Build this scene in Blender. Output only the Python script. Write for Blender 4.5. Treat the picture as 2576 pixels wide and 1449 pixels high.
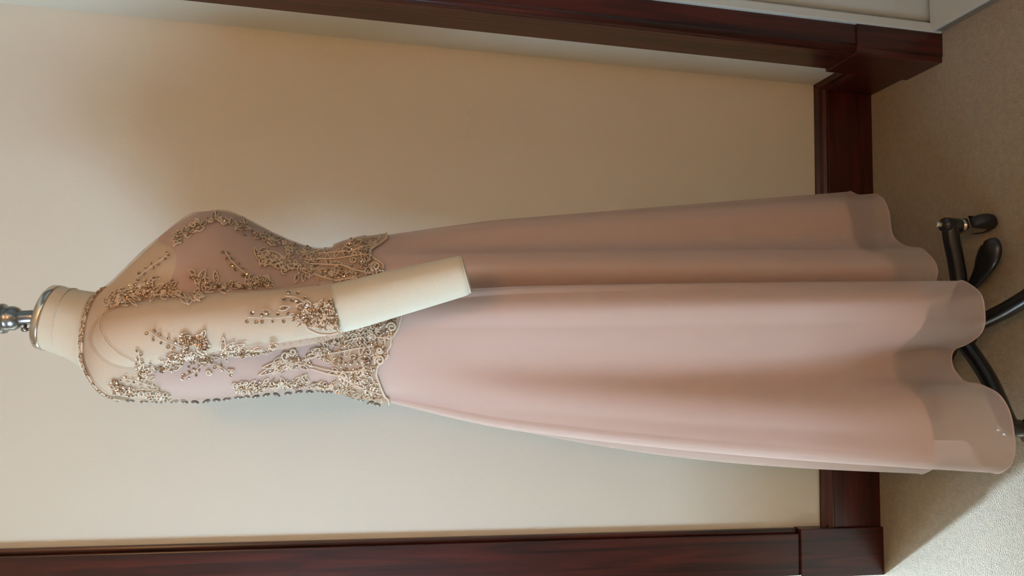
import bpy, bmesh, math, random
import numpy as np
from mathutils import Vector, Matrix
from mathutils.bvhtree import BVHTree
from mathutils.kdtree import KDTree

for o in list(bpy.data.objects): bpy.data.objects.remove(o)
scene = bpy.context.scene
C = scene.collection
random.seed(7)
PI = math.pi

# ------------------------------------------------------------------ camera
CAM = Vector((0, 0, 1.15))
FPX, PITCH, YAW, ROLL = 1837.68, 0.191706, 0.089654, 0.039101
fwd = Vector((math.sin(YAW)*math.cos(PITCH), math.cos(YAW)*math.cos(PITCH), -math.sin(PITCH)))
rgt = Vector((math.cos(YAW), -math.sin(YAW), 0))
upv = rgt.cross(fwd)
r2 = rgt*math.cos(ROLL) + upv*math.sin(ROLL)
u2 = -rgt*math.sin(ROLL) + upv*math.cos(ROLL)
cam = bpy.data.cameras.new('camera')
cam.sensor_fit = 'HORIZONTAL'; cam.sensor_width = 36.0
cam.lens = FPX/2576*36.0; cam.clip_start = 0.02
camo = bpy.data.objects.new('camera', cam); C.objects.link(camo)
X, Y, Z = -u2, r2, -fwd          # the phone was held sideways: picture right = down
camo.matrix_world = Matrix(((X.x, Y.x, Z.x, CAM.x), (X.y, Y.y, Z.y, CAM.y), (X.z, Y.z, Z.z, CAM.z), (0, 0, 0, 1)))
scene.camera = camo

def ray(x, y):
    u, v = 1449 - y, x
    return (fwd + r2*((u-724.5)/FPX) - u2*((v-1288)/FPX)).normalized()
def atY(x, y, Yp):
    d = ray(x, y); return CAM + d*(Yp/d.y)
def atZ(x, y, Zp):
    d = ray(x, y); return CAM + d*((Zp-CAM.z)/d.z)

# ------------------------------------------------------------------ light and exposure
world = bpy.data.worlds.new('sky'); scene.world = world; world.use_nodes = True
bg = world.node_tree.nodes['Background']
bg.inputs['Color'].default_value = (0.61, 0.90, 1.19, 1)
bg.inputs['Strength'].default_value = 13.5
def portal(name, loc, size_x, size_y, direction):
    l = bpy.data.lights.new(name, 'AREA'); l.shape = 'RECTANGLE'; l.size = size_x; l.size_y = size_y
    l.cycles.is_portal = True
    o = bpy.data.objects.new(name, l); C.objects.link(o); o.location = loc
    o.rotation_euler = Vector(direction).to_track_quat('-Z', 'Z').to_euler()
    return o
WX, WY0, WY1, WZ0, WZ1 = -1.9, -0.75, 0.30, 0.68, 1.85           # window in the left wall
portal('window_portal', (WX-0.06, (WY0+WY1)/2, (WZ0+WZ1)/2), WY1-WY0, WZ1-WZ0, (1, 0, 0))
SY = 4.2                                                            # far wall of the sun room
portal('sunroom_portal', (-2.1, SY+0.05, 1.25), 4.2, 2.1, (0, -1, 0))
sun = bpy.data.lights.new('sun', 'SUN'); sun.energy = 6.0; sun.angle = math.radians(2.6)
sun.color = (0.64, 0.93, 1.32)
suno = bpy.data.objects.new('sun', sun); C.objects.link(suno)
se = math.radians(29)
sd = Vector((0.615*math.cos(se), -0.788*math.cos(se), -math.sin(se)))
suno.rotation_euler = sd.to_track_quat('-Z', 'Y').to_euler(); suno.location = (-3, 5, 3)
vs = scene.view_settings
vs.view_transform = 'Standard'; vs.look = 'None'; vs.gamma = 1.0; vs.use_curve_mapping = False
vs.exposure = 0.75

# ------------------------------------------------------------------ materials
def newmat(name):
    m = bpy.data.materials.new(name); m.use_nodes = True
    nt = m.node_tree; return m, nt, nt.nodes['Principled BSDF']
def simple(name, col, rough=0.5, metal=0.0, noise=0.0, nscale=40, bump=0.0, bscale=400, coat=0.0, sheen=0.0):
    m, nt, b = newmat(name)
    b.inputs['Base Color'].default_value = (*col, 1); b.inputs['Roughness'].default_value = rough
    b.inputs['Metallic'].default_value = metal
    if coat: b.inputs['Coat Weight'].default_value = coat; b.inputs['Coat Roughness'].default_value = 0.12
    if sheen: b.inputs['Sheen Weight'].default_value = sheen
    tc = nt.nodes.new('ShaderNodeTexCoord')
    if noise:
        n = nt.nodes.new('ShaderNodeTexNoise'); n.inputs['Scale'].default_value = nscale; n.inputs['Detail'].default_value = 4
        nt.links.new(tc.outputs['Object'], n.inputs['Vector'])
        r = nt.nodes.new('ShaderNodeMapRange'); r.inputs['To Min'].default_value = 1-noise; r.inputs['To Max'].default_value = 1+noise
        nt.links.new(n.outputs['Fac'], r.inputs['Value'])
        mx = nt.nodes.new('ShaderNodeVectorMath'); mx.operation = 'SCALE'; mx.inputs[0].default_value = col
        nt.links.new(r.outputs['Result'], mx.inputs['Scale']); nt.links.new(mx.outputs['Vector'], b.inputs['Base Color'])
    if bump:
        n2 = nt.nodes.new('ShaderNodeTexNoise'); n2.inputs['Scale'].default_value = bscale; n2.inputs['Detail'].default_value = 3
        nt.links.new(tc.outputs['Object'], n2.inputs['Vector'])
        bp = nt.nodes.new('ShaderNodeBump'); bp.inputs['Strength'].default_value = bump; bp.inputs['Distance'].default_value = 0.01
        nt.links.new(n2.outputs['Fac'], bp.inputs['Height']); nt.links.new(bp.outputs['Normal'], b.inputs['Normal'])
    return m
def wood(name, vertical=True):
    m, nt, b = newmat(name)
    tc = nt.nodes.new('ShaderNodeTexCoord'); mp = nt.nodes.new('ShaderNodeMapping')
    mp.inputs['Scale'].default_value = (26, 26, 1.3) if vertical else (1.3, 26, 26)
    nt.links.new(tc.outputs['Object'], mp.inputs['Vector'])
    n = nt.nodes.new('ShaderNodeTexNoise'); n.inputs['Scale'].default_value = 2.2; n.inputs['Detail'].default_value = 6; n.inputs['Distortion'].default_value = 1.2
    nt.links.new(mp.outputs['Vector'], n.inputs['Vector'])
    cr = nt.nodes.new('ShaderNodeValToRGB')
    cr.color_ramp.elements[0].position = 0.3; cr.color_ramp.elements[0].color = (0.016, 0.004, 0.003, 1)
    cr.color_ramp.elements[1].position = 0.72; cr.color_ramp.elements[1].color = (0.085, 0.013, 0.007, 1)
    nt.links.new(n.outputs['Fac'], cr.inputs['Fac']); nt.links.new(cr.outputs['Color'], b.inputs['Base Color'])
    b.inputs['Roughness'].default_value = 0.38
    b.inputs['Coat Weight'].default_value = 0.45; b.inputs['Coat Roughness'].default_value = 0.24; b.inputs['Specular IOR Level'].default_value = 0.3
    bp = nt.nodes.new('ShaderNodeBump'); bp.inputs['Strength'].default_value = 0.12; bp.inputs['Distance'].default_value = 0.003
    nt.links.new(n.outputs['Fac'], bp.inputs['Height']); nt.links.new(bp.outputs['Normal'], b.inputs['Normal'])
    return m
def sheer(name, col, transp, translucent=0.3, rough=0.8):
    m = bpy.data.materials.new(name); m.use_nodes = True; nt = m.node_tree; nt.nodes.clear()
    out = nt.nodes.new('ShaderNodeOutputMaterial')
    d = nt.nodes.new('ShaderNodeBsdfDiffuse'); d.inputs['Color'].default_value = (*col, 1)
    t = nt.nodes.new('ShaderNodeBsdfTranslucent'); t.inputs['Color'].default_value = (*col, 1)
    tr = nt.nodes.new('ShaderNodeBsdfTransparent')
    m1 = nt.nodes.new('ShaderNodeMixShader'); m1.inputs[0].default_value = translucent
    nt.links.new(d.outputs[0], m1.inputs[1]); nt.links.new(t.outputs[0], m1.inputs[2])
    m2 = nt.nodes.new('ShaderNodeMixShader')
    # fine weave: coverage varies a little from thread to thread
    tc = nt.nodes.new('ShaderNodeTexCoord'); n = nt.nodes.new('ShaderNodeTexNoise'); n.inputs['Scale'].default_value = 700
    nt.links.new(tc.outputs['Object'], n.inputs['Vector'])
    r = nt.nodes.new('ShaderNodeMapRange'); r.inputs['To Min'].default_value = transp-0.015; r.inputs['To Max'].default_value = transp+0.015
    nt.links.new(n.outputs['Fac'], r.inputs['Value']); nt.links.new(r.outputs['Result'], m2.inputs[0])
    nt.links.new(m1.outputs[0], m2.inputs[1]); nt.links.new(tr.outputs[0], m2.inputs[2])
    nt.links.new(m2.outputs[0], out.inputs['Surface'])
    return m
M = {}
M['wall'] = simple('cream_wall_paint', (0.73, 0.695, 0.585), 0.75, noise=0.02, nscale=3, bump=0.04, bscale=120)
M['ceil'] = simple('ceiling_paint', (0.66, 0.54, 0.40), 0.85, noise=0.02, nscale=3)
M['tan'] = simple('tan_wall_paint', (0.46, 0.31, 0.19), 0.8, noise=0.05, nscale=4)
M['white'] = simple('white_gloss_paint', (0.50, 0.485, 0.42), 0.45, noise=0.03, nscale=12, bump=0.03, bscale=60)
M['carpet'] = simple('beige_carpet', (0.43, 0.335, 0.215), 0.95, noise=0.20, nscale=90, bump=0.75, bscale=460, sheen=0.2)
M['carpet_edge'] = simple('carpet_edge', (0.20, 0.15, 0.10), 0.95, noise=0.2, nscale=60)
M['wood_v'] = wood('mahogany_upright', True)
M['wood_h'] = wood('mahogany_level', False)
M['ivory'] = simple('ivory_jersey', (0.64, 0.565, 0.425), 0.85, noise=0.03, nscale=200, bump=0.12, bscale=900, sheen=0.15)
M['lining'] = simple('mauve_lining', (0.52, 0.375, 0.345), 0.6, noise=0.02, nscale=20, sheen=0.2)
M['skirt_lining'] = simple('blush_lining', (0.64, 0.435, 0.35), 0.55, noise=0.02, nscale=20, sheen=0.2)
M['chiffon'] = sheer('blush_chiffon', (0.775, 0.60, 0.515), 0.43, 0.22)
M['net'] = sheer('blush_net', (0.74, 0.54, 0.40), 0.64, 0.25)
M['lace_net'] = sheer('gold_lace_ground', (0.68, 0.50, 0.35), 0.42, 0.2)
M['cord'] = simple('champagne_cord', (0.66, 0.51, 0.37), 0.5, noise=0.12, nscale=300)
M['sequin'] = simple('champagne_sequin', (0.47, 0.33, 0.22), 0.17, metal=0.85, noise=0.15, nscale=200)
M['button'] = simple('pewter_button', (0.36, 0.32, 0.28), 0.25, metal=0.6, noise=0.1, nscale=150)
M['chrome'] = simple('brushed_steel', (0.62, 0.60, 0.56), 0.22, metal=1.0, noise=0.06, nscale=60)
M['pewter'] = simple('aged_pewter', (0.30, 0.31, 0.31), 0.28, metal=1.0, noise=0.15, nscale=80)
M['black'] = simple('black_enamel', (0.010, 0.010, 0.012), 0.32, noise=0.1, nscale=60, coat=0.3)
M['rubber'] = simple('black_rubber', (0.012, 0.012, 0.012), 0.5, noise=0.1, nscale=60)
M['glass'] = None

# ------------------------------------------------------------------ mesh helpers
def obj(name, verts, faces, mat, parent=None, smooth=True):
    me = bpy.data.meshes.new(name)
    me.from_pydata([tuple(v) for v in verts], [], faces); me.update()
    if smooth: me.polygons.foreach_set('use_smooth', [True]*len(me.polygons))
    if mat: me.materials.append(mat)
    o = bpy.data.objects.new(name, me); C.objects.link(o)
    if parent: o.parent = parent; o.matrix_parent_inverse = parent.matrix_world.inverted()
    return o
def empty(name, loc):
    o = bpy.data.objects.new(name, None); C.objects.link(o); o.location = loc
    o.matrix_world = Matrix.Translation(loc); return o
class MB:
    def __init__(s): s.v = []; s.f = []
    def add(s, v, f):
        n = len(s.v); s.v += [Vector(p) for p in v]; s.f += [tuple(i+n for i in q) for q in f]
    def box(s, x0, x1, y0, y1, z0, z1, bev=0.0):
        bm = bmesh.new(); bmesh.ops.create_cube(bm, size=1)
        for v in bm.verts: v.co = Vector(((x0+x1)/2+v.co.x*(x1-x0), (y0+y1)/2+v.co.y*(y1-y0), (z0+z1)/2+v.co.z*(z1-z0)))
        if bev: bmesh.ops.bevel(bm, geom=list(bm.edges), offset=bev, segments=2, affect='EDGES', profile=0.6)
        bm.verts.index_update()
        s.add([v.co.copy() for v in bm.verts], [[v.index for v in f.verts] for f in bm.faces]); bm.free()
        return s
    def loft(s, rings, close=True, cap0=True, cap1=True):
        n = len(rings[0]); v = [p for r in rings for p in r]; f = []
        for i in range(len(rings)-1):
            for j in range(n if close else n-1):
                k = (j+1) % n
                f.append((i*n+j, i*n+k, (i+1)*n+k, (i+1)*n+j))
        if cap0: f.append(tuple(range(n))[::-1])
        if cap1: f.append(tuple(range((len(rings)-1)*n, len(rings)*n)))
        s.add(v, f); return s
    def tube(s, pts, rad, n=8, closed=False, caps=True, flat=None):
        pts = [Vector(p) for p in pts]
        if len(pts) < 2: return s
        rad = rad if hasattr(rad, '__len__') else [rad]*len(pts)
        rings = []; ref = None
        for i, p in enumerate(pts):
            if closed: t = pts[(i+1) % len(pts)] - pts[i-1]
            else: t = pts[min(i+1, len(pts)-1)] - pts[max(i-1, 0)]
            if t.length < 1e-9: t = Vector((0, 0, 1))
            t.normalize()
            if ref is None: ref = Vector((0, 0, 1)) if abs(t.z) < .9 else Vector((1, 0, 0))
            a = t.cross(ref)
            if a.length < 1e-6: a = t.orthogonal()
            a.normalize(); b = a.cross(t).normalized(); ref = b
            fl = flat or 1.0
            rings.append([p + a*math.cos(2*PI*k/n)*rad[i] + b*math.sin(2*PI*k/n)*rad[i]*fl for k in range(n)])
        if closed: rings.append(rings[0]); return s.loft(rings, True, False, False)
        return s.loft(rings, True, caps, caps)
    def lathe(s, prof, origin, axis, n=40):
        ax = Vector(axis).normalized(); a = ax.orthogonal().normalized(); b = ax.cross(a)
        rings = [[Vector(origin)+ax*h + a*math.cos(2*PI*k/n)*r + b*math.sin(2*PI*k/n)*r for k in range(n)] for r, h in prof]
        return s.loft(rings)
    def sphere(s, c, r, n=8, m=6, sc=(1, 1, 1)):
        rings = []
        for i in range(1, m):
            ph = PI*i/m
            rings.append([Vector(c)+Vector((r*sc[0]*math.sin(ph)*math.cos(2*PI*k/n), r*sc[1]*math.sin(ph)*math.sin(2*PI*k/n), r*sc[2]*math.cos(ph))) for k in range(n)])
        return s.loft(rings)
    def build(s, name, mat, parent=None, smooth=True, angle=None):
        o = obj(name, s.v, s.f, mat, parent, smooth)
        if angle:
            o.data.set_sharp_from_angle(angle=math.radians(angle))
        return o
def structure(o, label=None):
    o['kind'] = 'structure'
    if label: o['label'] = label
    return o
def sbox(name, dims, mat, label=None, bev=0.0, parent=None):
    o = MB().box(*dims, bev=bev).build(name, mat, parent, smooth=False)
    if parent is None: structure(o, label)
    return o

# ------------------------------------------------------------------ the room
SXL = -4.2
D = 1.512; XR = 0.645; XL = WX; YB = -2.3; H = 2.6; BB = 0.140
CX0, CX1 = -0.373, -0.472            # casing of the doorway in the back wall
DOOR_L = -1.30
sbox('floor', (SXL, 1.45, YB, SY+0.1, -0.1, 0.0), M['carpet'], 'beige cut pile carpet under the dress form')
sbox('ceiling', (SXL-0.12, 1.45, YB-0.12, SY+0.12, H, H+0.1), M['ceil'], 'cream ceiling out of view')
mb = MB()
mb.box(CX1+0.012, XR+0.15, D, D+0.13, 0, H); mb.box(XL, DOOR_L, D, D+0.13, 0, H); mb.box(DOOR_L, CX1+0.012, D, D+0.13, 2.05, H)
structure(mb.build('wall_back', M['wall'], smooth=False), 'cream painted wall behind the gown')
sbox('wall_front', (XL, 1.45, YB-0.12, YB, 0, H), M['tan'], 'tan wall behind the viewer')
mb = MB()
mb.box(XL-0.12, XL, YB, WY0, 0, H); mb.box(XL-0.12, XL, WY1, D+0.13, 0, H)
mb.box(XL-0.12, XL, WY0, WY1, 0, WZ0); mb.box(XL-0.12, XL, WY0, WY1, WZ1, H)
structure(mb.build('wall_left', M['wall'], smooth=False), 'cream wall with the window')
YC = 1.276                             # far jamb of the opening in the right wall
mb = MB()
mb.box(XR, XR+0.15, YC+0.02, D, 0, H); mb.box(XR, XR+0.15, YB, 0.15, 0, H); mb.box(XR, XR+0.15, 0.15, YC+0.02, 2.1, H)
structure(mb.build('wall_right', M['wall'], smooth=False), 'narrow return of cream wall beside the dark casing')
# recess behind the right opening
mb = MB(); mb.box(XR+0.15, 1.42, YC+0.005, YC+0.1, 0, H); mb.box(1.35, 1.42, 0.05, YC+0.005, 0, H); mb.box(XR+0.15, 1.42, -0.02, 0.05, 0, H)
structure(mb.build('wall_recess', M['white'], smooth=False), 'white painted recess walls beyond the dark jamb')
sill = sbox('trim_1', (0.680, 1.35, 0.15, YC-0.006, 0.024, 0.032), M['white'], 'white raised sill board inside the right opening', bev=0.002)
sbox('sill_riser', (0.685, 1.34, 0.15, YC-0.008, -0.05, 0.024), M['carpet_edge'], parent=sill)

def baseboard(name, x0, x1, label):
    mb = MB(); mb.box(x0, x1, D-0.0185, D, 0, BB-0.024, 0.002)
    o = structure(mb.build(name, M['wood_h'], smooth=False), label)
    mb = MB(); prof = [(0, 0), (0.0175, 0), (0.0175, 0.004), (0.013, 0.010), (0.011, 0.018), (0.006, 0.024), (0, 0.024)]
    rings = [[Vector((x, D-a, BB-0.024+b)) for a, b in prof] for x in (x0, x1)]
    mb.loft(rings).build('cap_moulding', M['wood_h'], o, smooth=False)
    return o
baseboard('baseboard_back', CX0, XR, 'dark mahogany baseboard along the back wall')
baseboard('baseboard_corner', XL, DOOR_L-0.1, 'dark baseboard left of the doorway')
mb = MB(); mb.box(XR-0.0185, XR, 1.375, D, 0, BB-0.024, 0.002)
o = structure(mb.build('baseboard_right', M['wood_v'], smooth=False), 'short dark baseboard in the corner')
rings = [[Vector((XR-a, y, BB-0.024+b)) for a, b in [(0, 0), (0.0175, 0), (0.0175, 0.004), (0.013, 0.010), (0.011, 0.018), (0.006, 0.024), (0, 0.024)]] for y in (1.375, D)]
MB().loft(rings).build('cap_moulding', M['wood_v'], o, smooth=False)
sbox('baseboard_left', (XL, XL+0.018, YB, D, 0, BB), M['wood_v'], 'dark baseboard under the window')

# doorway casing, left of the gown
mb = MB(); mb.box(CX1, CX0-0.010, D-0.022, D, 0.205, 2.15, 0.002)
o = structure(mb.build('trim_2', M['wood_v'], smooth=False), 'dark mahogany door casing left of the gown')
MB().box(CX0-0.011, CX0, D-0.014, D, 0.205, 2.15, 0.004).build('edge_bead', M['wood_v'], o, smooth=False)
MB().box(CX1-0.004, CX0+0.0015, D-0.027, D, 0, 0.205, 0.002).build('plinth_block', M['wood_v'], o, smooth=False)
MB().box(CX1-0.001, CX1+0.012, D-0.01, D+0.14, 0, 2.05, 0.002).build('jamb', M['wood_v'], o, smooth=False)
mb = MB(); mb.box(DOOR_L-0.1, DOOR_L, D-0.022, D, 0, 2.15, 0.002)
o = structure(mb.build('trim_3', M['wood_v'], smooth=False), 'dark casing on the far side of the doorway')
MB().box(DOOR_L-0.012, DOOR_L+0.001, D-0.01, D+0.14, 0, 2.05, 0.002).build('jamb', M['wood_v'], o, smooth=False)
sbox('trim_4', (DOOR_L-0.1, CX0, D-0.024, D, 2.05, 2.16), M['wood_h'], 'dark head casing over the doorway', bev=0.002)

# casing of the right opening
mb = MB(); mb.box(XR-0.020, XR, YC+0.012, 1.373, 0.20, 2.2, 0.002)
o = structure(mb.build('trim_5', M['wood_v'], smooth=False), 'dark mahogany casing on the right wall return')
mb = MB(); mb.tube([(XR-0.010, YC+0.008, 0.2), (XR-0.010, YC+0.008, 2.2)], 0.010, 12).build('corner_bead', M['wood_v'], o)
MB().box(XR-0.010, 0.681, YC, YC+0.06, 0, 2.2, 0.002).build('jamb', M['wood_v'], o, smooth=False)
MB().box(XR-0.025, XR, YC-0.002, 1.378, 0, 0.20, 0.002).build('plinth_block', M['wood_v'], o, smooth=False)
MB().box(XR-0.012, 0.682, YC-0.004, YC+0.05, 0, 0.20, 0.002).build('plinth_return', M['wood_v'], o, smooth=False)
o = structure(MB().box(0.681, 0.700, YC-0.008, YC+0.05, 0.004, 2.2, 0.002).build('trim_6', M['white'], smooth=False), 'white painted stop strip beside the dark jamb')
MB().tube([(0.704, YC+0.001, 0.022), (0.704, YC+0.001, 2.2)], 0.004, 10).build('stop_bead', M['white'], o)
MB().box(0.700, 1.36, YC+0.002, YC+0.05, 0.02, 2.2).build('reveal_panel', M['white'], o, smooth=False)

# window in the left wall
o = MB()
for y0, y1, z0, z1 in ((WY0, WY0+0.06, WZ0, WZ1), (WY1-0.06, WY1, WZ0, WZ1), (WY0, WY1, WZ0, WZ0+0.06), (WY0, WY1, WZ1-0.06, WZ1)):
    o.box(WX-0.10, WX-0.03, y0, y1, z0, z1)
o = structure(o.build('window_1', M['white'], smooth=False), 'white framed sash window in the left wall')
MB().box(WX-0.085, WX-0.045, WY0, WY1, 1.48, 1.52).build('meeting_rail', M['white'], o, smooth=False)
MB().box(WX-0.12, WX+0.04, WY0-0.05, WY1+0.05, WZ0-0.03, WZ0).build('window_sill', M['white'], o, smooth=False)
# sun room beyond the doorway
mb = MB(); mb.box(0.0, 0.12, D+0.13, SY, 0, H); mb.box(SXL, 0.0, SY, SY+0.12, 2.3, H); mb.box(SXL, 0.0, SY, SY+0.12, 0, 0.2); mb.box(SXL-0.12, SXL, D, SY, 0, H); mb.box(SXL, XL, D, D+0.13, 0, H)
structure(mb.build('wall_sunroom', M['ceil'], smooth=False), 'pale walls of the bright room beyond the doorway')

# globe lamp added behind the viewer as warm fill for the shadow side
lamp = empty('added_fill_lamp', (0.30, -0.9, H)); lamp['label'] = 'added warm globe on a ceiling stem, out of view, filling the shadow side'; lamp['category'] = 'lamp'
mg, nt, b_ = newmat('warm_globe'); b_.inputs['Base Color'].default_value = (0.8, 0.7, 0.5, 1)
b_.inputs['Emission Color'].default_value = (1.0, 0.44, 0.13, 1); b_.inputs['Emission Strength'].default_value = 30.0
MB().sphere((0.30, -0.9, 2.1), 0.12, 24, 16).build('globe', mg, lamp)
MB().lathe([(.05, 0), (.05, -.02), (.008, -.03), (.008, -.36), (.035, -.375), (.035, -.40)], (0.30, -0.9, H), (0, 0, 1), 24).build('stem', M['pewter'], lamp)

# low chest added out of view to block window light from the lower skirt
ch = empty('shade_chest', (-1.0, 0.62, 0)); ch['label'] = 'added dark chest of two drawers, out of view, shading the lower skirt and wall'; ch['category'] = 'chest'
MB().box(-1.25, -0.78, 0.30, 0.95, 0.03, 0.555, 0.004).build('carcass', M['wood_v'], ch, smooth=False)
MB().box(-1.27, -0.76, 0.28, 0.97, 0.555, 0.58, 0.005).build('chest_top', M['wood_h'], ch, smooth=False)
for k in range(2):
    dw = MB().box(-0.785, -0.768, 0.325, 0.925, 0.06+0.24*k, 0.28+0.24*k, 0.004).build('drawer', M['wood_h'], ch, smooth=False)
    for yy in (0.47, 0.78): MB().lathe([(.006, 0), (.006, .012), (.014, .018), (.014, .024), (.006, .028)], (-0.768, yy, 0.17+0.24*k), (1, 0, 0), 16).build('knob', M['pewter'], dw)
for xx in (-1.22, -0.81):
    for yy in (0.33, 0.92): MB().lathe([(.018, 0), (.024, .015), (.024, .032)], (xx, yy, 0), (0, 0, 1), 16).build('foot', M['wood_v'], ch)

# ------------------------------------------------------------------ body sections
YA = 1.2                                # middle plane of the form
LEV = [(161,721,116,881,.051),(200,729,170,900,.056),(240,735,215,928,.062),(262,738,238,948,.072),(290,718,265,974,.098),
       (330,692,297,996,.128),(385,643,350,1004,.150),(440,592,415,1005,.162),(500,549,490,1003,.167),(540,538,540,1000,.166),
       (590,541,590,996,.162),(640,563,640,991,.155),(690,589,690,984,.146),(740,611,740,979,.136),(790,627,790,978,.129),
       (830,627,830,981,.130),(870,614,870,987,.135),(920,602,920,1001,.147),(985,590,985,1017,.160),(1060,583,1060,1034,.170),(1200,572,1200,1052,.178)]
TAB = []
for a, b, c, d, w in LEV:
    Fp = atY(a, b, YA); Bp = atY(c, d, YA); TAB.append((Fp.x, Fp.z, Bp.x, Bp.z, w))
TAB = np.array(TAB)
def lev(s):
    n = len(TAB); s = min(max(s, 0), n-1.0001); i = int(s); t = s-i
    p0 = TAB[max(i-1, 0)]; p1 = TAB[i]; p2 = TAB[i+1]; p3 = TAB[min(i+2, n-1)]
    return 0.5*((2*p1)+(-p0+p2)*t+(2*p0-5*p1+4*p2-p3)*t*t+(-p0+3*p1-3*p2+p3)*t**3)
def sec(s, th, off=0.0):
    fx, fz, bx, bz, w = lev(s)
    cx, cz = (fx+bx)/2, (fz+bz)/2; ax, az = (fx-bx)/2, (fz-bz)/2
    L = math.hypot(ax, az); k = (L+off)/L
    c, sn = math.cos(th), math.sin(th); e = 0.92
    cc = math.copysign(abs(c)**e, c); ss = math.copysign(abs(sn)**e, sn)
    return Vector((cx+ax*k*cc, YA+(w+off)*ss, cz+az*k*cc))
NT = 96
def ring(s, off, n=NT): return [sec(s, 2*PI*j/n, off) for j in range(n)]

# ------------------------------------------------------------------ dress form
form = empty('dress_form', (0.05, 1.2, 0))
form['label'] = 'ivory padded dress form with steel neck cap on black caster stand'; form['category'] = 'dress form'
MB().loft([ring(3+0.2*i, -0.0025) for i in range(0, 68)]).build('torso', M['ivory'], form)
neck = MB().loft([ring(0.1*i, 0.0 if i < 31 else -0.004) for i in range(0, 34)]).build('neck', M['ivory'], form)
for s in (0.75, 2.45):
    MB().tube([sec(s, 2*PI*j/64, 0.0002) for j in range(64)], 0.0012, 6, closed=True).build('neck_seam', M['ivory'], neck)
# neck cap (tilted with the neck), finial and thumb screw
capc = (sec(0, 0)+sec(0, PI))/2; nax = ((sec(0, 0)-sec(0, PI)).normalized()).cross(Vector((0, 1, 0)))
if nax.z < 0: nax = -nax
def capring(h, off): return [p + nax*h for p in ring(0, off, 64)]
cap = MB().loft([capring(0, -.002), capring(0.001, 0.001), capring(0.003, 0.0012), capring(0.0095, 0.0005), capring(0.0125, -0.003), capring(0.0138, -0.012), capring(0.0145, -0.03)]).build('neck_cap', M['chrome'], form)
fb = atY(92, 796, YA); ft = atY(-20, 801, YA); fax = (ft-fb).normalized(); sc = 0.00066
prof = [(24,0),(24,2),(21,5),(16.5,12),(16.5,16),(16.5,52),(19,54),(24,59),(27,66),(27.5,73),(26.5,79),(29,83),(33,85),(34,90),(33,95),(29,97),(28,100),(29,103),(33,105),(34,111),(33,116),(29,119),(25,129),(18,143),(15,157),(17,167),(14,175),(6,180)]
fin = MB().lathe([(r*sc, h*sc) for r, h in prof], capc+nax*0.011, fax).build('finial', M['pewter'], form)
ps = atY(64, 817, YA)
b = MB(); side = Vector((-1, 0, 0.05)).normalized()
b.lathe([(.0022, -.006), (.0022, .004), (.005, .0045), (.005, .009), (.003, .0095), (.0028, .0105)], ps, side, 14)
b.build('thumb_screw', M['pewter'], fin)
# arm
ARM = [(285,850,1.140,.028),(312,848,1.100,.0405),(355,840,1.062,.0445),(450,826,1.035,.0415),(550,810,1.025,.0380),(700,795,1.015,.0350),(854,774,1.005,.0335),(1000,736,.990,.0312),(1150,697,.975,.0278)]
apts = [(atY(x, y, yy), r) for x, y, yy, r in ARM]
def smooth_path(ps, m=10):
    out = []; n = len(ps); A = np.array([[*p, r] for p, r in ps])
    for i in range(n-1):
        p0, p1, p2, p3 = A[max(i-1, 0)], A[i], A[i+1], A[min(i+2, n-1)]
        for k in range(m):
            t = k/m; out.append(0.5*((2*p1)+(-p0+p2)*t+(2*p0-5*p1+4*p2-p3)*t*t+(-p0+3*p1-3*p2+p3)*t**3))
    out.append(A[-1]); return [(Vector(q[:3]), q[3]) for q in out]
AP = smooth_path(apts)
tail = AP[-1][0]; tdir = (AP[-1][0]-AP[-3][0]).normalized()
armp = [p for p, r in AP]; armr = [r for p, r in AP]
for dd, k in ((.006, .985), (.010, .95), (.0125, .88), (.0140, .78)):
    armp.append(tail+tdir*dd); armr.append(armr[len(AP)-1]*k)
arm = MB().tube(armp, armr, 40).build('arm', M['ivory'], form)
MB().tube([tail+tdir*0.0125 + Vector(v)*armr[len(AP)-1]*.90 for v in [(tdir.orthogonal().normalized()*math.cos(a)+tdir.cross(tdir.orthogonal().normalized())*math.sin(a)) for a in np.linspace(0, 2*PI, 40, endpoint=False)]], 0.0008, 6, closed=True).build('end_seam', M['ivory'], arm)
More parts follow.
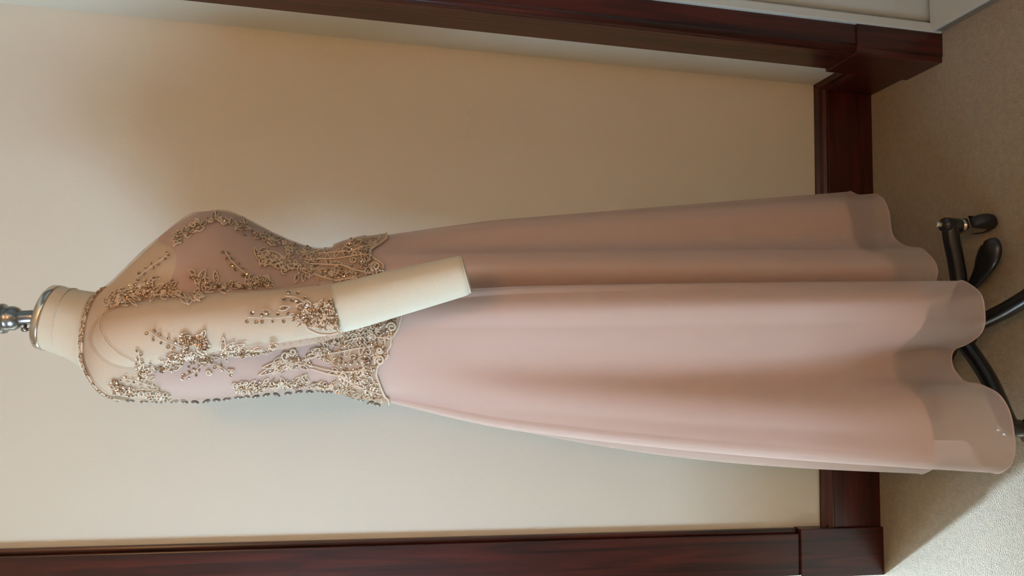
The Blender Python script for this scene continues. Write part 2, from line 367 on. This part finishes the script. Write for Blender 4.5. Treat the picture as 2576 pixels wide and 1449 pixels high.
# stand
HX, HY = 0.055, 1.19
MB().lathe([(.030, .045), (.034, .05), (.034, .085), (.026, .095), (.017, .11), (.015, .12), (.015, 1.0)], (HX, HY, 0), (0, 0, 1), 32).build('pole', M['black'], form)
def caster_leg(az, cast, reach=1.0):
    d = Vector((math.cos(az), math.sin(az), 0)); o0 = Vector((HX, HY, 0))
    path = [(.02, .062), (.06, .060), (.10, .062), (.14, .070), (.17, .078), (.19, .082), (.202, .083)]
    ctr = smooth_path([(o0+d*r*reach+Vector((0, 0, z)), .0142) for r, z in path], 5)
    mb = MB().tube([p for p, r in ctr], [r for p, r in ctr], 14)
    e = o0+d*.202*reach
    mb.lathe([(.010, .066), (.0145, .068), (.0145, .094), (.012, .099), (.006, .101)], e, (0, 0, 1), 20)
    leg = mb.build('leg', M['black'], form)
    b = MB(); b.lathe([(.003, .100), (.0055, .102), (.0062, .106), (.0050, .110), (.0025, .113)], e, (0, 0, 1), 6)
    b.build('acorn_nut', M['chrome'], leg, smooth=False)
    cd = Vector((math.cos(cast), math.sin(cast), 0)); sd_ = cd.cross(Vector((0, 0, 1)))
    b = MB(); b.lathe([(.006, .066), (.013, .064), (.013, .058), (.006, .056)], e, (0, 0, 1), 20)
    ax_ = e + cd*.012
    for sg in (-1, 1):
        q = [e+sd_*sg*.0125+Vector((0, 0, .060)) - cd*.012, e+sd_*sg*.0125+Vector((0, 0, .060)) + cd*.020, ax_+sd_*sg*.0125+Vector((0, 0, .022))+cd*.006, ax_+sd_*sg*.0125+Vector((0, 0, .022))-cd*.006]
        b.loft([[p+sd_*.0012 for p in q], [p-sd_*.0012 for p in q]])
    q = [e+sd_*.0135-cd*.012, e+sd_*.0135+cd*.020, e-sd_*.0135+cd*.020, e-sd_*.0135-cd*.012]
    b.loft([[p+Vector((0, 0, .058)) for p in q], [p+Vector((0, 0, .061)) for p in q]])
    b.build('caster_bracket', M['chrome'], leg, smooth=False)
    wr = .027
    MB().lathe([(.008, -.0105), (wr-.005, -.0105), (wr-.001, -.007), (wr, -.003), (wr, .003), (wr-.001, .007), (wr-.005, .0105), (.008, .0105)], ax_+Vector((0, 0, wr)), sd_, 32).build('caster_wheel', M['rubber'], leg)
for k, cst in zip(range(5), (math.radians(-72), math.radians(-110), math.radians(-150), math.radians(80), math.radians(120))):
    caster_leg(math.radians((-4, -71, -141, -216, -288)[k]), cst, (1.0, 1.16, 1.04, 1.0, 1.0)[k])
# foot pedal
pp = [(2395,775,.010),(2420,748,.010),(2447,716,.0105),(2466,690,.0160),(2480,660,.0235),(2490,634,.0245),(2492,615,.0200),(2489,606,.010)]
pc = smooth_path([(atZ(x, y, .034), w) for x, y, w in pp], 6)
rings = []
for i, (p, w) in enumerate(pc):
    t = (pc[min(i+1, len(pc)-1)][0]-pc[max(i-1, 0)][0]).normalized(); a = t.cross(Vector((0, 0, 1))).normalized()
    rings.append([p+a*math.cos(2*PI*k/18)*w+Vector((0, 0, 1))*math.sin(2*PI*k/18)*(.0105 if w > .012 else .0095) for k in range(18)])
MB().loft(rings).build('foot_pedal', M['black'], form)

# ------------------------------------------------------------------ gown
gown = empty('evening_gown', (0.05, 1.2, 0.14))
gown['label'] = 'blush chiffon evening gown with sheer sleeve and beaded gold lace'; gown['category'] = 'gown'
def smoothstep(a, b, x):
    t = min(max((x-a)/(b-a), 0), 1); return t*t*(3-2*t)
def angdist(a, b): return abs((a-b+PI) % (2*PI)-PI)
# bodice net from the neckline to the hip
def neckline(th):
    back = smoothstep(1.9, PI, angdist(th, 0))
    return 3.05 + 1.85*back
SB = 17.0
rows = []
for i in range(90):
    r = []
    for j in range(NT):
        th = 2*PI*j/NT; s0 = neckline(th); s = s0+(SB-s0)*i/89
        # soft drag lines in the net over the chest
        wr = 0.0012*math.sin(9*th+2.2*s)*smoothstep(5, 6.5, s)*(1-smoothstep(9, 11, s))
        r.append(sec(s, th, 0.0015+wr))
    rows.append(r)
bod = MB().loft(rows, cap0=False, cap1=False)
bodice = bod.build('bodice', M['net'], gown)
bodice['label'] = 'sheer blush net bodice'
# opaque mauve lining below a sweetheart edge
def lin_top(th):
    a = angdist(th, 0)
    return 7.0 + 1.25*math.exp(-((a-1.25)/.38)**2) + 0.55*smoothstep(1.9, 2.8, a)
rows = []
for i in range(60):
    r = []
    for j in range(NT):
        th = 2*PI*j/NT; s0 = lin_top(th); s = s0+(SB-s0)*i/59
        r.append(sec(s, th, -0.0005))
    rows.append(r)
MB().loft(rows, cap0=False, cap1=False).build('bodice_lining', M['lining'], gown)['label'] = 'mauve lining under the net'
# sleeve around the arm
ns = 70; rows = []
sl = [(p, r) for p, r in AP[:62]]
idx_end = 60
ref = Vector((0, 1, 0))
for i in range(ns):
    f = i/(ns-1)*idx_end; k = min(int(f), len(AP)-2); t = f-k
    p = AP[k][0].lerp(AP[k+1][0], t); r = AP[k][1]*(1-t)+AP[k+1][1]*t
    tg = (AP[k+1][0]-AP[k][0]).normalized(); a = tg.cross(ref).normalized(); b = a.cross(tg).normalized()
    ring_ = []
    u = i/(ns-1)
    for j in range(56):
        ph = 2*PI*j/56
        off = .0022 + .0028*smoothstep(.15, .75, u)*(.6+.4*math.sin(2*ph+7*u)) + .0012*math.sin(5*ph+14*u)*smoothstep(.25, .7, u)
        back = max(0, -(a*math.cos(ph)+b*math.sin(ph)).x)
        off += .0055*back*math.exp(-((u-.86)/.13)**2)
        ring_.append(p+(a*math.cos(ph)+b*math.sin(ph))*(r+off))
    rows.append(ring_)
slv = MB().loft(rows, cap0=False, cap1=False)
sleeve = slv.build('sleeve', M['net'], gown); sleeve['label'] = 'sheer elbow length net sleeve'

# skirt: folds follow a wavy hem line
ZH = 0.14
hem_px = [(2135,479),(2159,492),(2204,488),(2222,499),(2235,527),(2239,555),(2242,585),(2250,601),(2270,617),(2295,624),(2314,622),(2325,630),(2342,646),(2355,662),(2360,679),(2355,706)]
hem2_px = [(2405,702),(2424,706),(2452,723),(2471,742),(2475,764),(2478,800),(2479,812),(2472,835),(2449,856),(2422,871),(2399,876),(2390,900),(2399,932),(2426,962),(2468,967),(2514,990),(2537,1025),(2546,1057),(2551,1094),(2555,1131),(2545,1172),(2509,1196)]
def P2(x, y): q = atZ(x, y, ZH); return (q.x, q.y)
hl = []                                  # (x, y, theta) theta runs from +deg (front) through -90 (near side) to the back
A1 = [P2(*p) for p in hem_px]; A2 = [P2(*p) for p in hem2_px]
def spread(pts, t0, t1):
    L = [0]
    for a, b in zip(pts, pts[1:]): L.append(L[-1]+math.dist(a, b))
    return [(p[0], p[1], t0+(t1-t0)*l/L[-1]) for p, l in zip(pts, L)]
hl += spread(A1, 8, -66)
hl += spread([(.112, 1.178), (.092, 1.158), (.106, 1.122)], -71, -77)
hl += spread(A2, -80, -163)
hl += spread([(-.168, 1.070), (-.132, 1.092), (-.140, 1.128), (-.190, 1.165), (-.208, 1.20), (-.196, 1.25), (-.160, 1.29), (-.110, 1.31), (-.06, 1.345), (-.02, 1.385), (.04, 1.395), (.09, 1.36), (.14, 1.345), (.19, 1.375), (.23, 1.415), (.285, 1.42), (.33, 1.41)], -168, -342)
HT = np.array([h[2] for h in hl]); HXs = np.array([h[0] for h in hl]); HYs = np.array([h[1] for h in hl])
NS = 420
ths = np.array([8-360*j/NS for j in range(NS)])
def periodic(vals):
    t = np.concatenate([HT[::-1]-360, HT[::-1], HT[::-1]+360]); v = np.concatenate([vals[::-1]]*3)
    return np.interp(ths, t, v)
hx, hy = periodic(HXs), periodic(HYs)
def gsm(v, sig):
    k = np.arange(-NS//2, NS//2); g = np.exp(-.5*(k/sig)**2); g /= g.sum()
    return np.real(np.fft.ifft(np.fft.fft(v)*np.fft.fft(np.fft.ifftshift(g))))
hx, hy = gsm(hx, 1.6), gsm(hy, 1.6)
sx, sy = gsm(hx, 26), gsm(hy, 26)
mx9, my9 = gsm(hx, 11), gsm(hy, 11)
msk = np.array([smoothstep(-92, -100, t)*(1-smoothstep(-150, -160, t)) for t in ths])
S0 = 16.6
top = [sec(S0, math.radians(t), 0.0008) for t in ths]
def skirt_rows(tmax, n, fold, shrink, off, inset=0):
    rows = []
    for i in range(n+1):
        row = []
        for j in range(NS):
            t = tmax(ths[j])*i/n; g = fold*min(1, (0.30*smoothstep(0, .25, t)+0.70*t**1.15))
            if -84 < ths[j] <= 8 or -185 < ths[j] < -158: g = g**0.7
            bx_ = top[j].x*(1-t)+sx[j]*t; by_ = top[j].y*(1-t)+sy[j]*t
            k_ = msk[j]*(1-smoothstep(.72, 1.0, t)); ex_ = hx[j]*(1-k_)+mx9[j]*k_; ey_ = hy[j]*(1-k_)+my9[j]*k_
            x = bx_+(ex_-sx[j])*g; y = by_+(ey_-sy[j])*g
            bul = math.sin(PI*min(t, 1))*0.016
            dx, dy = x-0.06, y-1.2; L = math.hypot(dx, dy)+1e-6
            w = 0.5*(1-dx/L)           # fuller at the back
            bul += 0.020*math.sin(PI*min(t, 1))*math.exp(-((ths[j]+198)/14)**2)
            x += dx/L*(bul*w+off); y += dy/L*(bul*0.6+off)
            x = 0.06+(x-0.06)*(1-shrink*t); y = 1.2+(y-1.2)*(1-shrink*t)
            z0 = top[j].z
            row.append(Vector((x, y, z0+(ZH-z0)*t)))
        if inset:
            q = []
            for j in range(NS):
                tg = row[(j+3) % NS]-row[j-3]; nrm = Vector((tg.y, -tg.x, 0)).normalized()
                q.append(row[j]+nrm*inset*min(1, 6*i/n))
            row = q
        rows.append(row)
    return rows
sr = skirt_rows(lambda a: 1.0, 150, 1.0, 0, 0.0)
skb = MB().loft(sr, cap0=False, cap1=False)
skirt = skb.build('skirt', M['chiffon'], gown); skirt['label'] = 'floating blush chiffon overskirt with soft folds'
MB().tube(sr[-1], 0.0013, 6, closed=True).build('rolled_hem', M['chiffon'], skirt)
INS = 0.006
lr = skirt_rows(lambda a: 0.912-0.042*math.exp(-((a+135)/38)**2), 110, 1.0, 0.0, -0.001, INS)

MB().loft(lr, cap0=False, cap1=False).build('skirt_lining', M['skirt_lining'], gown)['label'] = 'shorter blush lining inside the skirt'

# ------------------------------------------------------------------ embroidery on the surfaces
bv_v = list(bod.v); bv_f = list(bod.f)
n0 = len(bv_v); bv_v += slv.v; bv_f += [tuple(i+n0 for i in f) for f in slv.f]
n0 = len(bv_v); bv_v += skb.v; bv_f += [tuple(i+n0 for i in f) for f in skb.f]
BV = BVHTree.FromPolygons([tuple(v) for v in bv_v], bv_f)
BB_ = BVHTree.FromPolygons([tuple(v) for v in bod.v+skb.v], bod.f+[tuple(i+len(bod.v) for i in f) for f in skb.f])
def hit(x, y, tree=BV):
    d = ray(x, y); p, n, i, dist = tree.ray_cast(CAM, d)
    if p is None: return None
    if n.dot(d) > 0: n = -n
    return p, n
class Lace:
    def __init__(s, tree=BV): s.c = MB(); s.q = MB(); s.t = tree
    def cord(s, pts, r=0.0009, closed=False, step=5):
        P = []
        n = len(pts); seq = pts+[pts[0]] if closed else pts
        for a, b in zip(seq, seq[1:]):
            m = max(1, int(math.dist(a, b)/step))
            for k in range(m): P.append((a[0]+(b[0]-a[0])*k/m, a[1]+(b[1]-a[1])*k/m))
        if not closed: P.append(seq[-1])
        runs = [[]]
        for x, y in P:
            h = hit(x, y, s.t)
            if h is None: runs.append([]); continue
            q = h[0]+h[1]*r*0.9
            if runs[-1] and (q-runs[-1][-1]).length > 0.014: runs.append([])
            runs[-1].append(q)
        for rn in runs:
            if len(rn) > 1: s.c.tube(rn, r, 5, caps=True)
    def sequin(s, x, y, r=0.0024):
        h = hit(x, y, s.t)
        if h is None: return
        p, n = h; n = (n+Vector((random.gauss(0, .3), random.gauss(0, .3), random.gauss(0, .3)))).normalized()
        a = n.orthogonal().normalized(); b = n.cross(a); N = 9
        def rg(rr, hh): return [p+h[1]*0.0012+n*hh+a*math.cos(2*PI*k/N)*rr+b*math.sin(2*PI*k/N)*rr for k in range(N)]
        s.q.loft([rg(r, 0), rg(r*.95, .0007), rg(r*.42, .0002)], cap0=True, cap1=True)
    def bead(s, x, y, r=0.0016):
        h = hit(x, y, s.t)
        if h: s.q.sphere(h[0]+h[1]*r*.7, r, 7, 5)
    def leaf(s, x, y, ang, L, w, r=0.0009, vein=True):
        c, sn = math.cos(ang), math.sin(ang); pts = []
        for k in range(9):
            t = k/8; pts.append((t*L, w*math.sin(PI*t**.8)))
        for k in range(8, 0, -1):
            t = k/8; pts.append((t*L, -w*math.sin(PI*t**.8)))
        s.cord([(x+px*c-py*sn, y+px*sn+py*c) for px, py in pts], r, True, 4)
        if vein and L > 16:
            for k in range(1, int(L/9)): s.sequin(x+c*k*9+random.uniform(-1, 1), y+sn*k*9+random.uniform(-1, 1), .0017)
    def flower(s, x, y, R, n=5, r=0.0009):
        a0 = random.uniform(0, 6)
        for k in range(n):
            a = a0+2*PI*k/n; cx_, cy_ = x+R*.58*math.cos(a), y+R*.58*math.sin(a)
            s.cord([(cx_+R*.42*math.cos(t), cy_+R*.42*math.sin(t)) for t in np.linspace(0, 2*PI, 8, endpoint=False)], r, True, 5)
            s.sequin(cx_, cy_, .0022)
        s.bead(x, y, .0022)
    def scroll(s, x, y, R, a0=0, turn=1.4, dirn=1, r=0.0013):
        pts = []
        for t in np.linspace(0, 1, 16):
            a = a0+dirn*2*PI*turn*t; rr = R*(1-.8*t)
            pts.append((x+rr*math.cos(a), y+rr*math.sin(a)))
        s.cord(pts, r, False, 4); s.sequin(x, y, .002)
    def branch(s, pts, side=9, gap=11, r=.0008, sq=.0023):
        s.cord(pts, r); acc = 0; sg = 1
        for a, b in zip(pts, pts[1:]):
            L = math.dist(a, b); dx, dy = (b[0]-a[0])/L, (b[1]-a[1])/L; t = 0
            while t < L:
                k = side*random.uniform(.7, 1.2)*sg
                s.sequin(a[0]+dx*t-dy*k+random.uniform(-1, 1), a[1]+dy*t+dx*k+random.uniform(-1, 1), sq*random.uniform(.8, 1.1)); sg = -sg
                t += gap*random.uniform(.8, 1.2)
        s.sequin(pts[-1][0], pts[-1][1], sq)
    def cloud(s, pts, width, n, sq=.0022, leafp=.25, flowp=.10, scrp=.08):
        seg = [(a, b, math.dist(a, b)) for a, b in zip(pts, pts[1:])]; tot = sum(q[2] for q in seg)
        for _ in range(n):
            u = random.random()*tot
            for a, b, L in seg:
                if u <= L: break
                u -= L
            t = u/L; x = a[0]+(b[0]-a[0])*t; y = a[1]+(b[1]-a[1])*t
            nx, ny = -(b[1]-a[1])/L, (b[0]-a[0])/L; k = random.gauss(0, .45)*width
            x += nx*k; y += ny*k; q = random.random()
            if q < leafp: s.leaf(x, y, math.atan2(b[1]-a[1], b[0]-a[0])+random.gauss(0, .7)+(PI if random.random() < .4 else 0), random.uniform(16, 30), random.uniform(3, 6))
            elif q < leafp+flowp: s.flower(x, y, random.uniform(9, 13))
            elif q < leafp+flowp+scrp: s.scroll(x, y, random.uniform(5, 9), random.uniform(0, 6))
            else: s.sequin(x, y, sq*random.uniform(.75, 1.15))
    def build(s, name, label, parent=gown):
        o = s.c.build(name, M['cord'], parent); o['label'] = label; o['kind'] = 'stuff'
        if s.q.v:
            q = s.q.build('sequins', M['sequin'], o, smooth=False); q['kind'] = 'stuff'
        return o

# neckline band
nb = MB(); nq = MB()
npts = [(sec(neckline(2*PI*j/160)+.10, 2*PI*j/160, .0022), 2*PI*j/160) for j in range(160)]
for dz, r in ((0, .0020), (.35, .0018), (.70, .0018)):
    nb.tube([sec(neckline(t)+.02+dz*.6, t, .0024) for p, t in npts], r, 6, closed=True)
for k in range(760):
    t = random.uniform(0, 2*PI); c = sec(neckline(t)+random.uniform(-.06, .52), t, .0035)
    nq.sphere(c, random.uniform(.0011, .0021), 6, 4)
o = nb.build('neckline_band', M['cord'], gown); o['label'] = 'beaded champagne band around the neckline'
q = nq.build('beads', M['sequin'], o); q['kind'] = 'stuff'

# hip lace band, worked out in ring coordinates so that it runs right round
kd = KDTree(200*NT); KL = []
for i in range(200):
    for j in range(NT):
        s, th = 12+7.9*i/199, 2*PI*j/NT; KL.append((s, th)); kd.insert(sec(s, th, .001), len(KL)-1)
kd.balance()
def toring(x, y):
    h = hit(x, y, BB_)
    if h is None: return None
    _, i, _ = kd.find(h[0]); s, th = KL[i]
    return angdist(th, 0), s
low_px = [(975,604),(960,618),(937,631),(937,650),(952,656),(971,671),(973,690),(958,706),(962,724),(980,736),(985,752),(975,766),(985,778),(1010,786),(1017,800),(1011,826),(990,849),(992,864),(983,880),(985,895),(971,908),(954,921),(952,940),(960,967),(971,990),(979,1008)]
upp_px = [(835,634),(812,645),(800,665),(792,690),(800,715),(830,740),(850,780),(860,810),(868,835),(862,850),(845,870),(835,890),(825,905),(842,930),(848,950),(840,968),(838,978)]
def ringline(px):
    r = [toring(*p) for p in px]; r = sorted([q for q in r if q]); return np.array(r)
LR, UR = ringline(low_px), ringline(upp_px)
nl = MB(); rows = []; NL = 260
def s_low(a): return float(np.interp(a, LR[:, 0], LR[:, 1]))
def s_upp(a): return float(np.interp(a, UR[:, 0], UR[:, 1]))
for i in range(25):
    row = []
    for j in range(NL):
        th = 2*PI*j/NL; a = angdist(th, 0); s = s_upp(a)+(s_low(a)-s_upp(a))*i/24
        p = sec(s, th); fx, fz, bx, bz, w = lev(s); c0 = Vector(((fx+bx)/2, YA, p.z)); dr = (p-c0).normalized()
        hh = BB_.ray_cast(c0+dr*.5, -dr)
        row.append((hh[0] if hh[0] is not None else p)+dr*.0030)
    rows.append(row)
hipnet = MB().loft(rows, cap0=False, cap1=False).build('hip_lace', M['lace_net'], gown)
hipnet['label'] = 'scalloped gold lace band over the hips'
b = MB(); b.tube([p for p in rows[-1]], .0017, 6, closed=True); b.tube([p.lerp(rows[-4][k], .8) for k, p in enumerate(rows[-1])], .0013, 6, closed=True)
b.build('scalloped_edge', M['cord'], hipnet)
hb = BVHTree.FromPolygons([tuple(v) for v in [p for r in rows for p in r]]+[tuple(v) for v in bod.v], [(i*NL+j, i*NL+(j+1) % NL, (i+1)*NL+(j+1) % NL, (i+1)*NL+j) for i in range(24) for j in range(NL)]+[tuple(k+25*NL for k in f) for f in bod.f])
hlce = Lace(hb)
def inband(y, t):
    xu = np.interp(y, [p[1] for p in upp_px], [p[0] for p in upp_px]); xl = np.interp(y, [p[1] for p in low_px], [p[0] for p in low_px])
    return xu+(xl-xu)*t
random.seed(21)
for k in range(330):
    y = random.uniform(594, 1012); t = random.uniform(.02, .93); x = inband(y, t); q = random.random()
    if q < .36: hlce.leaf(x, y, PI+random.gauss(0, .8) if random.random() < .6 else random.gauss(0, .8), random.uniform(16, 36), random.uniform(3, 6.5))
    elif q < .44: hlce.flower(x, y, random.uniform(9, 13))
    elif q < .52: hlce.scroll(x, y, random.uniform(6, 12), random.uniform(0, 6), dirn=random.choice((-1, 1)))
    else: hlce.sequin(x, y, random.uniform(.0018, .0026)); hlce.sequin(x+random.uniform(-12, 12), y+random.uniform(-12, 12), random.uniform(.0016, .0024))
for x, y, R, a in ((955,905,14,2.5),(945,672,13,2.0),(985,822,13,3.0),(955,880,9,0)): hlce.scroll(x, y, R, a, 1.5, 1, .0019)
# long curved stems fanning from the waist
for sx_, sy_, ex, ey in ((760,905,940,870),(770,915,950,930),(780,925,940,985),(770,655,930,640),(780,665,940,690),(790,690,900,700),(860,860,985,850),(840,930,960,990),(800,640,960,612)):
    mx_, my_ = (sx_+ex)/2, (sy_+ey)/2+random.uniform(-14, 14)
    hlce.cord([(sx_, sy_), (mx_*.5+sx_*.5, my_*.6+sy_*.4), (mx_, my_), (mx_*.5+ex*.5, my_*.4+ey*.6), (ex, ey)], .0013)
for k in range(8):                       # open diamond mesh behind the arm
    hlce.cord([(862+k*11, 872-k*4), (892+k*11, 826-k*2)], .0008); hlce.cord([(862+k*11, 832-k*3), (892+k*11, 872-k*2)], .0008)
hlce.build('hip_embroidery', 'dense beaded embroidery on the hip lace')

random.seed(5)
L = Lace(); L.cloud([(268,770),(300,752),(340,738),(390,726),(440,728)], 19, 130, leafp=.20, flowp=.05); L.branch([(300,735),(345,722),(400,700)], 7); L.cloud([(420,740),(460,742),(500,748)], 9, 22, leafp=.7)
L.branch([(345,700),(385,668),(425,642)], 6, 12); L.build('shoulder_applique', 'beaded spray on the front shoulder')
L = Lace(BB_); L.cloud([(445,602),(480,576),(520,556),(570,553),(620,571)], 9, 60, leafp=.3, flowp=.05); L.cloud([(570,556),(640,590),(700,612),(760,634),(800,642)], 12, 70, leafp=.35); L.build('bust_applique', 'narrow beaded strip along the bust front')
L = Lace(); L.branch([(565,632),(580,655),(598,672),(620,690)], 8, 10, sq=.0026); L.flower(630,705,15,6); L.flower(655,706,14,6); L.cloud([(480,690),(500,706),(540,718),(600,722),(680,712)], 10, 58, leafp=.35, flowp=.12)
L.leaf(500,705,-1.0,34,6); L.leaf(545,712,-1.7,32,6); L.leaf(492,690,-2.6,22,5); L.build('side_bust_applique', 'beaded spray below the bust beside the arm')
L = Lace(); L.flower(722,662,20,6,.0012); L.cloud([(645,640),(690,650),(740,660),(790,684)], 14, 56, leafp=.55, flowp=.08)
for a, ln in ((3.3,70),(3.6,52),(2.9,40),(3.0,66)): L.leaf(716, 655, a, ln, 7, .0011)
L.scroll(700,668,11,0,1.2); L.scroll(715,682,10,1,1.2); L.leaf(750,690,1.9,24,5); L.leaf(765,688,1.7,22,5); L.build('waist_applique', 'flower spray over the front waist')
L = Lace(); L.branch([(376,832),(400,850),(440,868),(470,880)], 9, 11, sq=.0026); L.branch([(350,880),(352,910),(360,930)], 6, 10)
L.cloud([(340,948),(380,930),(430,912),(480,900),(540,900)], 20, 120, leafp=.22, flowp=.06); L.cloud([(455,860),(500,858),(530,870)], 16, 46, sq=.0027, leafp=.15, flowp=.12)
L.leaf(560,885,-1.5,40,6); L.leaf(560,885,-.35,62,7); L.leaf(560,886,-.75,40,6); L.leaf(560,886,.1,70,7); L.branch([(520,905),(560,925),(582,940)], 5, 12); L.branch([(520,905),(490,935),(458,952)], 6, 10)
L.cloud([(560,890),(620,885),(690,872)], 8, 30, leafp=.5); L.scroll(525,935,8,0); L.scroll(585,932,6,1); L.build('sleeve_back_applique', 'large glittering spray across the back of the sleeve')
L = Lace(BB_); L.branch([(305,950),(340,955),(400,975)], 5, 9, sq=.0019); L.branch([(300,972),(340,978),(402,978)], 4, 9, sq=.0018); L.cloud([(285,955),(310,985)], 12, 26, leafp=.15); L.cloud([(320,990),(420,994)], 4, 16, leafp=.3, sq=.0016); L.build('back_neck_applique', 'small beaded rows at the back neckline')
L = Lace(BB_)
for a, ln in ((2.75,86),(2.95,70),(2.55,52)): L.leaf(728, 910, a, ln, 8, .0012)
L.scroll(718,893,12,1,1.2,1,.0017); L.scroll(735,883,11,3,1.2,-1,.0017); L.cloud([(690,925),(740,908),(800,890),(850,895)], 18, 100, leafp=.45, flowp=.1); L.cloud([(800,855),(840,850),(870,850)], 14, 40, leafp=.3); L.branch([(690,862),(730,858),(770,850)], 6, 12)
L.build('side_back_applique', 'raised leaf spray over the back waist')
L = Lace(BB_); L.cloud([(590,982),(650,972),(700,965),(770,962)], 12, 90, leafp=.25, flowp=.08); L.cloud([(770,965),(830,972),(900,990),(960,1006)], 9, 60, leafp=.3); L.build('back_opening_applique', 'beaded lace along the button opening')
L = Lace(); L.branch([(622,798),(660,800),(700,800),(740,795)], 10, 12, sq=.0027); L.branch([(715,745),(745,748),(775,765),(790,780)], 9, 11, sq=.0027); L.leaf(700,778,-.2,32,6); L.leaf(660,785,-.1,22,5)
L.cloud([(745,795),(780,790),(820,785),(846,785)], 26, 110, sq=.0025, leafp=.28, flowp=.12); L.cloud([(780,815),(815,818),(848,812)], 10, 60, leafp=.45, flowp=.1); L.cloud([(846,730),(850,770),(852,826)], 4, 44, leafp=.1, sq=.0022)
L.cord([(765,812),(775,828),(800,838),(830,840),(853,834)], .0016); L.build('cuff_applique', 'beaded lace spray at the sleeve cuff')
# armhole seam
L = Lace(); L.cord([(262,790),(250,806),(252,830),(268,860),(300,890),(345,912)], .0007); o = L.build('armhole_seam', 'fine armhole seam')
# buttons down the back
bt = [(302,1001),(328,1003),(363,1005),(387,1004),(413,1005),(439,1005),(464,1005),(491,1007),(519,1005),(545,1002),(571,999),(599,995),(619,993),(644,993),(670,989),(696,988),(725,985),(752,981),(779,981),(805,979),(828,981),(851,983),(873,988),(890,993),(907,1000),(932,1008),(949,1013)]
bm_ = MB(); bm_.sphere((0, 0, 0), .0056, 12, 8, (.55, 1.0, 1.1)); bmesh_me = None
for i, (x, y) in enumerate(bt):
    p = atY(x, y+5, YA)
    if bmesh_me is None:
        o = bm_.build('button', M['button'], gown); bmesh_me = o
    else:
        o = bmesh_me.copy(); C.objects.link(o)
    o.parent = gown; o.matrix_parent_inverse = gown.matrix_world.inverted(); o.location = p
    o.rotation_euler = (random.uniform(-.3, .3), random.uniform(-.5, .5), 0)
